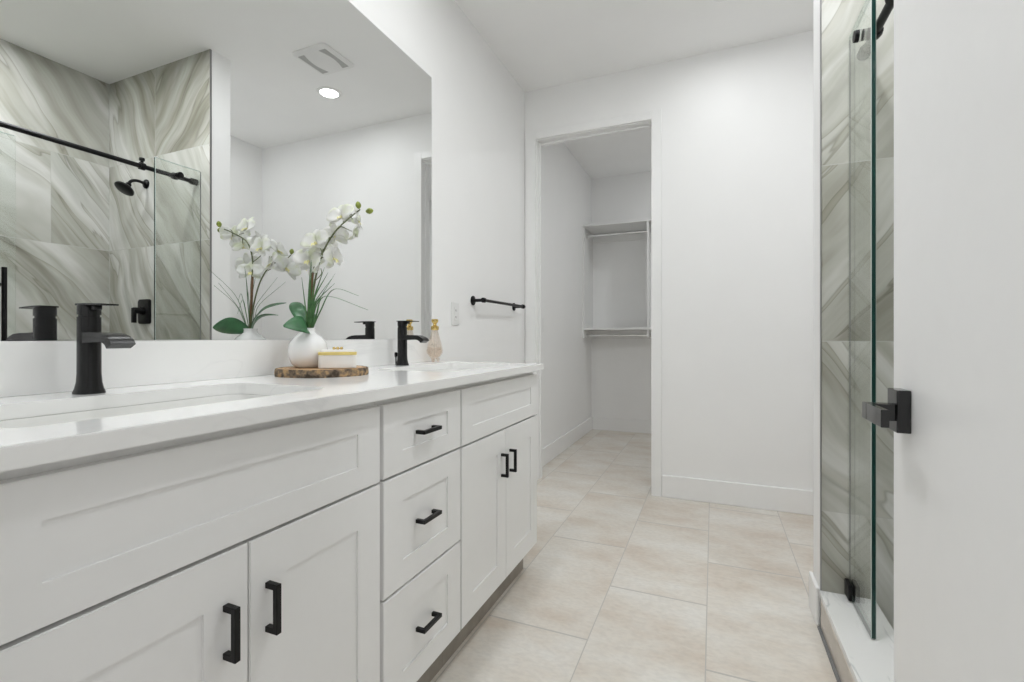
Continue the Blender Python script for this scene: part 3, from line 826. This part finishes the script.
# glass bottle
gx, gy = .074, 1.838
tbt = thing('glass_bottle', 'faceted clear glass bottle with gold top standing by the farther faucet', 'bottle', (gx, gy, CZ))
bm = B()
for k in range(3):
    a = 2*PI*k/3+.4; lathe(bm, [(.005, .0003), (.006, .006), (.009, .018)], (gx+.014*math.cos(a), gy+.014*math.sin(a), CZ), 10)
lathe(bm, [(.014, .017), (.024, .024), (.0355, .040), (.038, .052), (.0305, .085), (.0195, .122), (.0155, .142), (.014, .144)], (gx, gy, CZ), 8)
obj('bottle_glass', bm, M['bottle_glass'], tbt)
bm = B(); lathe(bm, [(.010, .023), (.021, .028), (.030, .042), (.031, .050), (.0285, .066)], (gx, gy, CZ), 8); obj('liquid', bm, M['bottle_liquid'], tbt)
bm = B(); tube(bm, [(gx, gy, CZ+.03), (gx, gy, CZ+.143)], .002, 8); obj('dip_tube', bm, M['plastic'], tbt)
bm = B(); lathe(bm, [(.0165, .1445), (.0175, .147), (.0175, .160), (.015, .162), (.009, .165), (.0075, .172), (.012, .178), (.0155, .184), (.0155, .191), (.012, .194)], (gx, gy, CZ), 24); obj('gold_cap', bm, M['gold'], tbt, 40)

# orchid
to = thing('orchid_plant', 'white orchid stems with green leaves and grass blades in the vase', 'plant', (VX, VY, SZ+.11))
BZ = SZ+.104
P0 = Vector((VX, VY, BZ))
spikeA = spline([(VX, VY+.002, SZ+.012), (VX+.004, VY+.006, BZ+.03), (.138, 1.072, 1.16), (.152, 1.088, 1.25), (.190, 1.098, 1.315), (.250, 1.092, 1.350), (.298, 1.084, 1.369)], 8)
bm = B(); tube(bm, spikeA, [.0032*(1-.45*i/len(spikeA)) for i in range(len(spikeA))], 8); obj('flower_stem', bm, M['stem'], to, 60)
spikeB = spline([(VX-.003, VY-.004, SZ+.012), (VX-.002, VY, BZ+.03), (.116, 1.075, 1.15), (.108, 1.100, 1.215), (.090, 1.125, 1.248), (.065, 1.145, 1.262), (.052, 1.150, 1.274)], 8)
bm = B(); tube(bm, spikeB, [.0028*(1-.45*i/len(spikeB)) for i in range(len(spikeB))], 8); obj('flower_stem', bm, M['stem'], to, 60)
bm = B(); tube(bm, [(VX+.004, VY-.003, SZ+.015), (VX+.002, VY+.004, 1.10), (VX+.006, VY+.012, 1.195)], [.0045, .004, .0035], 8); obj('support_stake', bm, M['twig'], to, 60)

def surf(bm, base, tip, width, up, droop, fold=.25, n=10, wprof=None, th=.0006):
    """a curved blade surface from base to tip"""
    base, tip, up = Vector(base), Vector(tip), Vector(up).normalized()
    d = (tip-base); L = d.length; d.normalize()
    side = d.cross(up).normalized(); nn = side.cross(d)
    rows = []
    for i in range(n+1):
        u = i/n
        w_ = width*(wprof(u) if wprof else math.sin(PI*min(1, max(0, u*.93+.05)))**.8)
        c = base+d*(L*u)+nn*(droop*math.sin(PI*u))
        rows.append([c+side*(w_*s)+nn*(fold*w_*abs(s)) for s in (-1, -.5, 0, .5, 1)])
    vv = [[bm.verts.new(p) for p in r] for r in rows]
    for a, c in zip(vv[:-1], vv[1:]):
        for k in range(4): bm.faces.new((a[k], a[k+1], c[k+1], c[k]))

def leaf(tip, width, droop, up=(0, 0, 1)):
    bm = B(); surf(bm, P0+Vector((0, 0, .004)), tip, width, up, droop, .18, 12)
    o = obj('leaf', bm, M['leaf'], to, 80)
    s_ = o.modifiers.new('solid', 'SOLIDIFY'); s_.thickness = .0012
leaf((.148, .953, 1.034), .028, .020, (.9, -.1, .5))
leaf((.018, 1.100, 1.112), .021, .026, (.35, -.6, .7))
leaf((.075, 1.120, 1.075), .018, .022, (.5, -.3, .8))

def blade(pts, r):
    bm = B(); sp_ = spline(pts, 7); n = len(sp_)
    side = Vector((.6, .8, 0))
    vv = []
    for i, p in enumerate(sp_):
        w_ = r*(1-(i/(n-1))**2)+.0003
        vv.append([bm.verts.new(p-side*w_), bm.verts.new(p+Vector((0, 0, -.3*w_))), bm.verts.new(p+side*w_)])
    for a, c in zip(vv[:-1], vv[1:]):
        for k in range(2): bm.faces.new((a[k], a[k+1], c[k+1], c[k]))
    o = obj('grass_blade', bm, M['blade'], to, 80)
    s_ = o.modifiers.new('solid', 'SOLIDIFY'); s_.thickness = .0008
b0 = P0+Vector((0, 0, -.02))
for mid, tip, r in (((.18, 1.075, 1.125), (.285, 1.135, 1.085), .0022), ((.20, 1.085, 1.145), (.262, 1.120, 1.127), .0018),
                    ((.145, 1.065, 1.12), (.178, 1.085, 1.195), .0040), ((.150, 1.07, 1.11), (.190, 1.10, 1.165), .0036), ((.138, 1.075, 1.13), (.150, 1.10, 1.215), .0040),
                    ((.133, 1.06, 1.12), (.145, 1.055, 1.225), .0040), ((.122, 1.09, 1.11), (.105, 1.175, 1.19), .0022), ((.135, 1.09, 1.11), (.130, 1.165, 1.205), .0022),
                    ((.16, 1.03, 1.14), (.215, .985, 1.215), .0022), ((.165, 1.035, 1.11), (.21, 1.0, 1.165), .0020), ((.145, 1.03, 1.10), (.175, .99, 1.17), .0022)):
    blade([b0, (b0*.55+Vector(mid)*.45)+Vector((0, 0, .012)), mid, tip], r)

def flower(c, aim, size, roll=0.0, stemp=None):
    c = Vector(c); aim = Vector(aim).normalized(); size *= 1.22
    q = aim.to_track_quat('Z', 'Y').to_matrix().to_4x4()
    T = Matrix.Translation(c) @ q @ Matrix.Rotation(roll, 4, 'Z')
    bm = B(); R = size/2
    wide = lambda u: (math.sin(PI*min(1, u*.80+.12))**.75)
    for ang, wd, ln, lift in ((90, .26, .95, .10), (210, .25, .92, .10), (330, .25, .92, .10), (18, .52, 1.02, .22), (162, .52, 1.02, .22)):
        a = math.radians(ang)
        dr = Vector((math.cos(a), math.sin(a), 0))
        surf(bm, dr*R*.06+Vector((0, 0, .0015 if ang in (18, 162) else 0)), dr*R*ln+Vector((0, 0, R*lift-.01*random.random())), R*wd, (0, 0, 1), R*.10, .22, 8, wide)
    bmesh.ops.transform(bm, matrix=T, verts=bm.verts)
    f = obj('flower', bm, M['petal'], to, 80)
    s_ = f.modifiers.new('solid', 'SOLIDIFY'); s_.thickness = .0006
    bm = B()
    for ang in (250, 290):
        a = math.radians(ang); dr = Vector((math.cos(a), math.sin(a), 0))
        surf(bm, dr*R*.03+Vector((0, 0, .002)), dr*R*.34+Vector((0, 0, R*.28)), R*.10, (0, 0, 1), R*.06, .5, 6)
    bmesh.ops.create_icosphere(bm, subdivisions=2, radius=R*.09, matrix=Matrix.Translation((0, -R*.02, R*.10)))
    bmesh.ops.transform(bm, matrix=T, verts=bm.verts)
    obj('flower_lip', bm, M['lip'], f, 80)
    if stemp is not None:
        bm = B(); s0 = Vector(stemp); e0 = c-aim*.004
        tube(bm, spline([s0, s0*.5+e0*.5-aim*.010+Vector((0, 0, .006)), e0], 5), .0013, 6); obj('pedicel', bm, M['stem'], to, 60)
for c, aim, sz, roll, sp_ in (
        ((.205, 1.112, 1.362), (.10, -.85, .35), .078, .2, (.225, 1.096, 1.343)),
        ((.268, 1.104, 1.343), (.80, .40, .10), .066, -.3, (.262, 1.091, 1.361)),
        ((.240, 1.122, 1.318), (.60, .70, -.25), .070, .1, (.205, 1.098, 1.325)),
        ((.165, 1.125, 1.310), (-.10, .80, .35), .078, .0, (.172, 1.095, 1.292)),
        ((.120, 1.098, 1.288), (.10, -.85, .30), .084, .15, (.150, 1.086, 1.245)),
        ((.082, 1.105, 1.236), (.35, -.70, .25), .080, -.2, (.108, 1.100, 1.215)),
        ((.182, 1.100, 1.238), (.85, .10, .10), .074, .3, (.150, 1.086, 1.238)),
        ((.105, 1.140, 1.285), (-.7, .3, .35), .080, .0, (.100, 1.115, 1.235)),
        ((.060, 1.135, 1.225), (-.8, -.1, .2), .078, .4, (.090, 1.125, 1.248)),
        ((.150, 1.080, 1.210), (-.5, -.6, .25), .066, .0, (.138, 1.074, 1.17))):
    flower(c, aim, sz, roll, sp_)
def bud(c, d, r):
    bm = B(); d = Vector(d).normalized()
    lathe(bm, [(.001, -1.25*r), (.55*r, -.95*r), (.95*r, -.2*r), (.9*r, .35*r), (.55*r, .95*r), (.1*r, 1.25*r)], (0, 0, 0), 14)
    bmesh.ops.transform(bm, matrix=Matrix.Translation(c) @ d.to_track_quat('Z', 'Y').to_matrix().to_4x4(), verts=bm.verts)
    obj('flower_bud', bm, M['bud'], to, 60)
bud((.297, 1.078, 1.380), (0, -.2, 1), .0085); bud((.320, 1.098, 1.366), (.8, .4, .2), .0088)
bud((.052, 1.152, 1.284), (-.1, .1, 1), .0075)
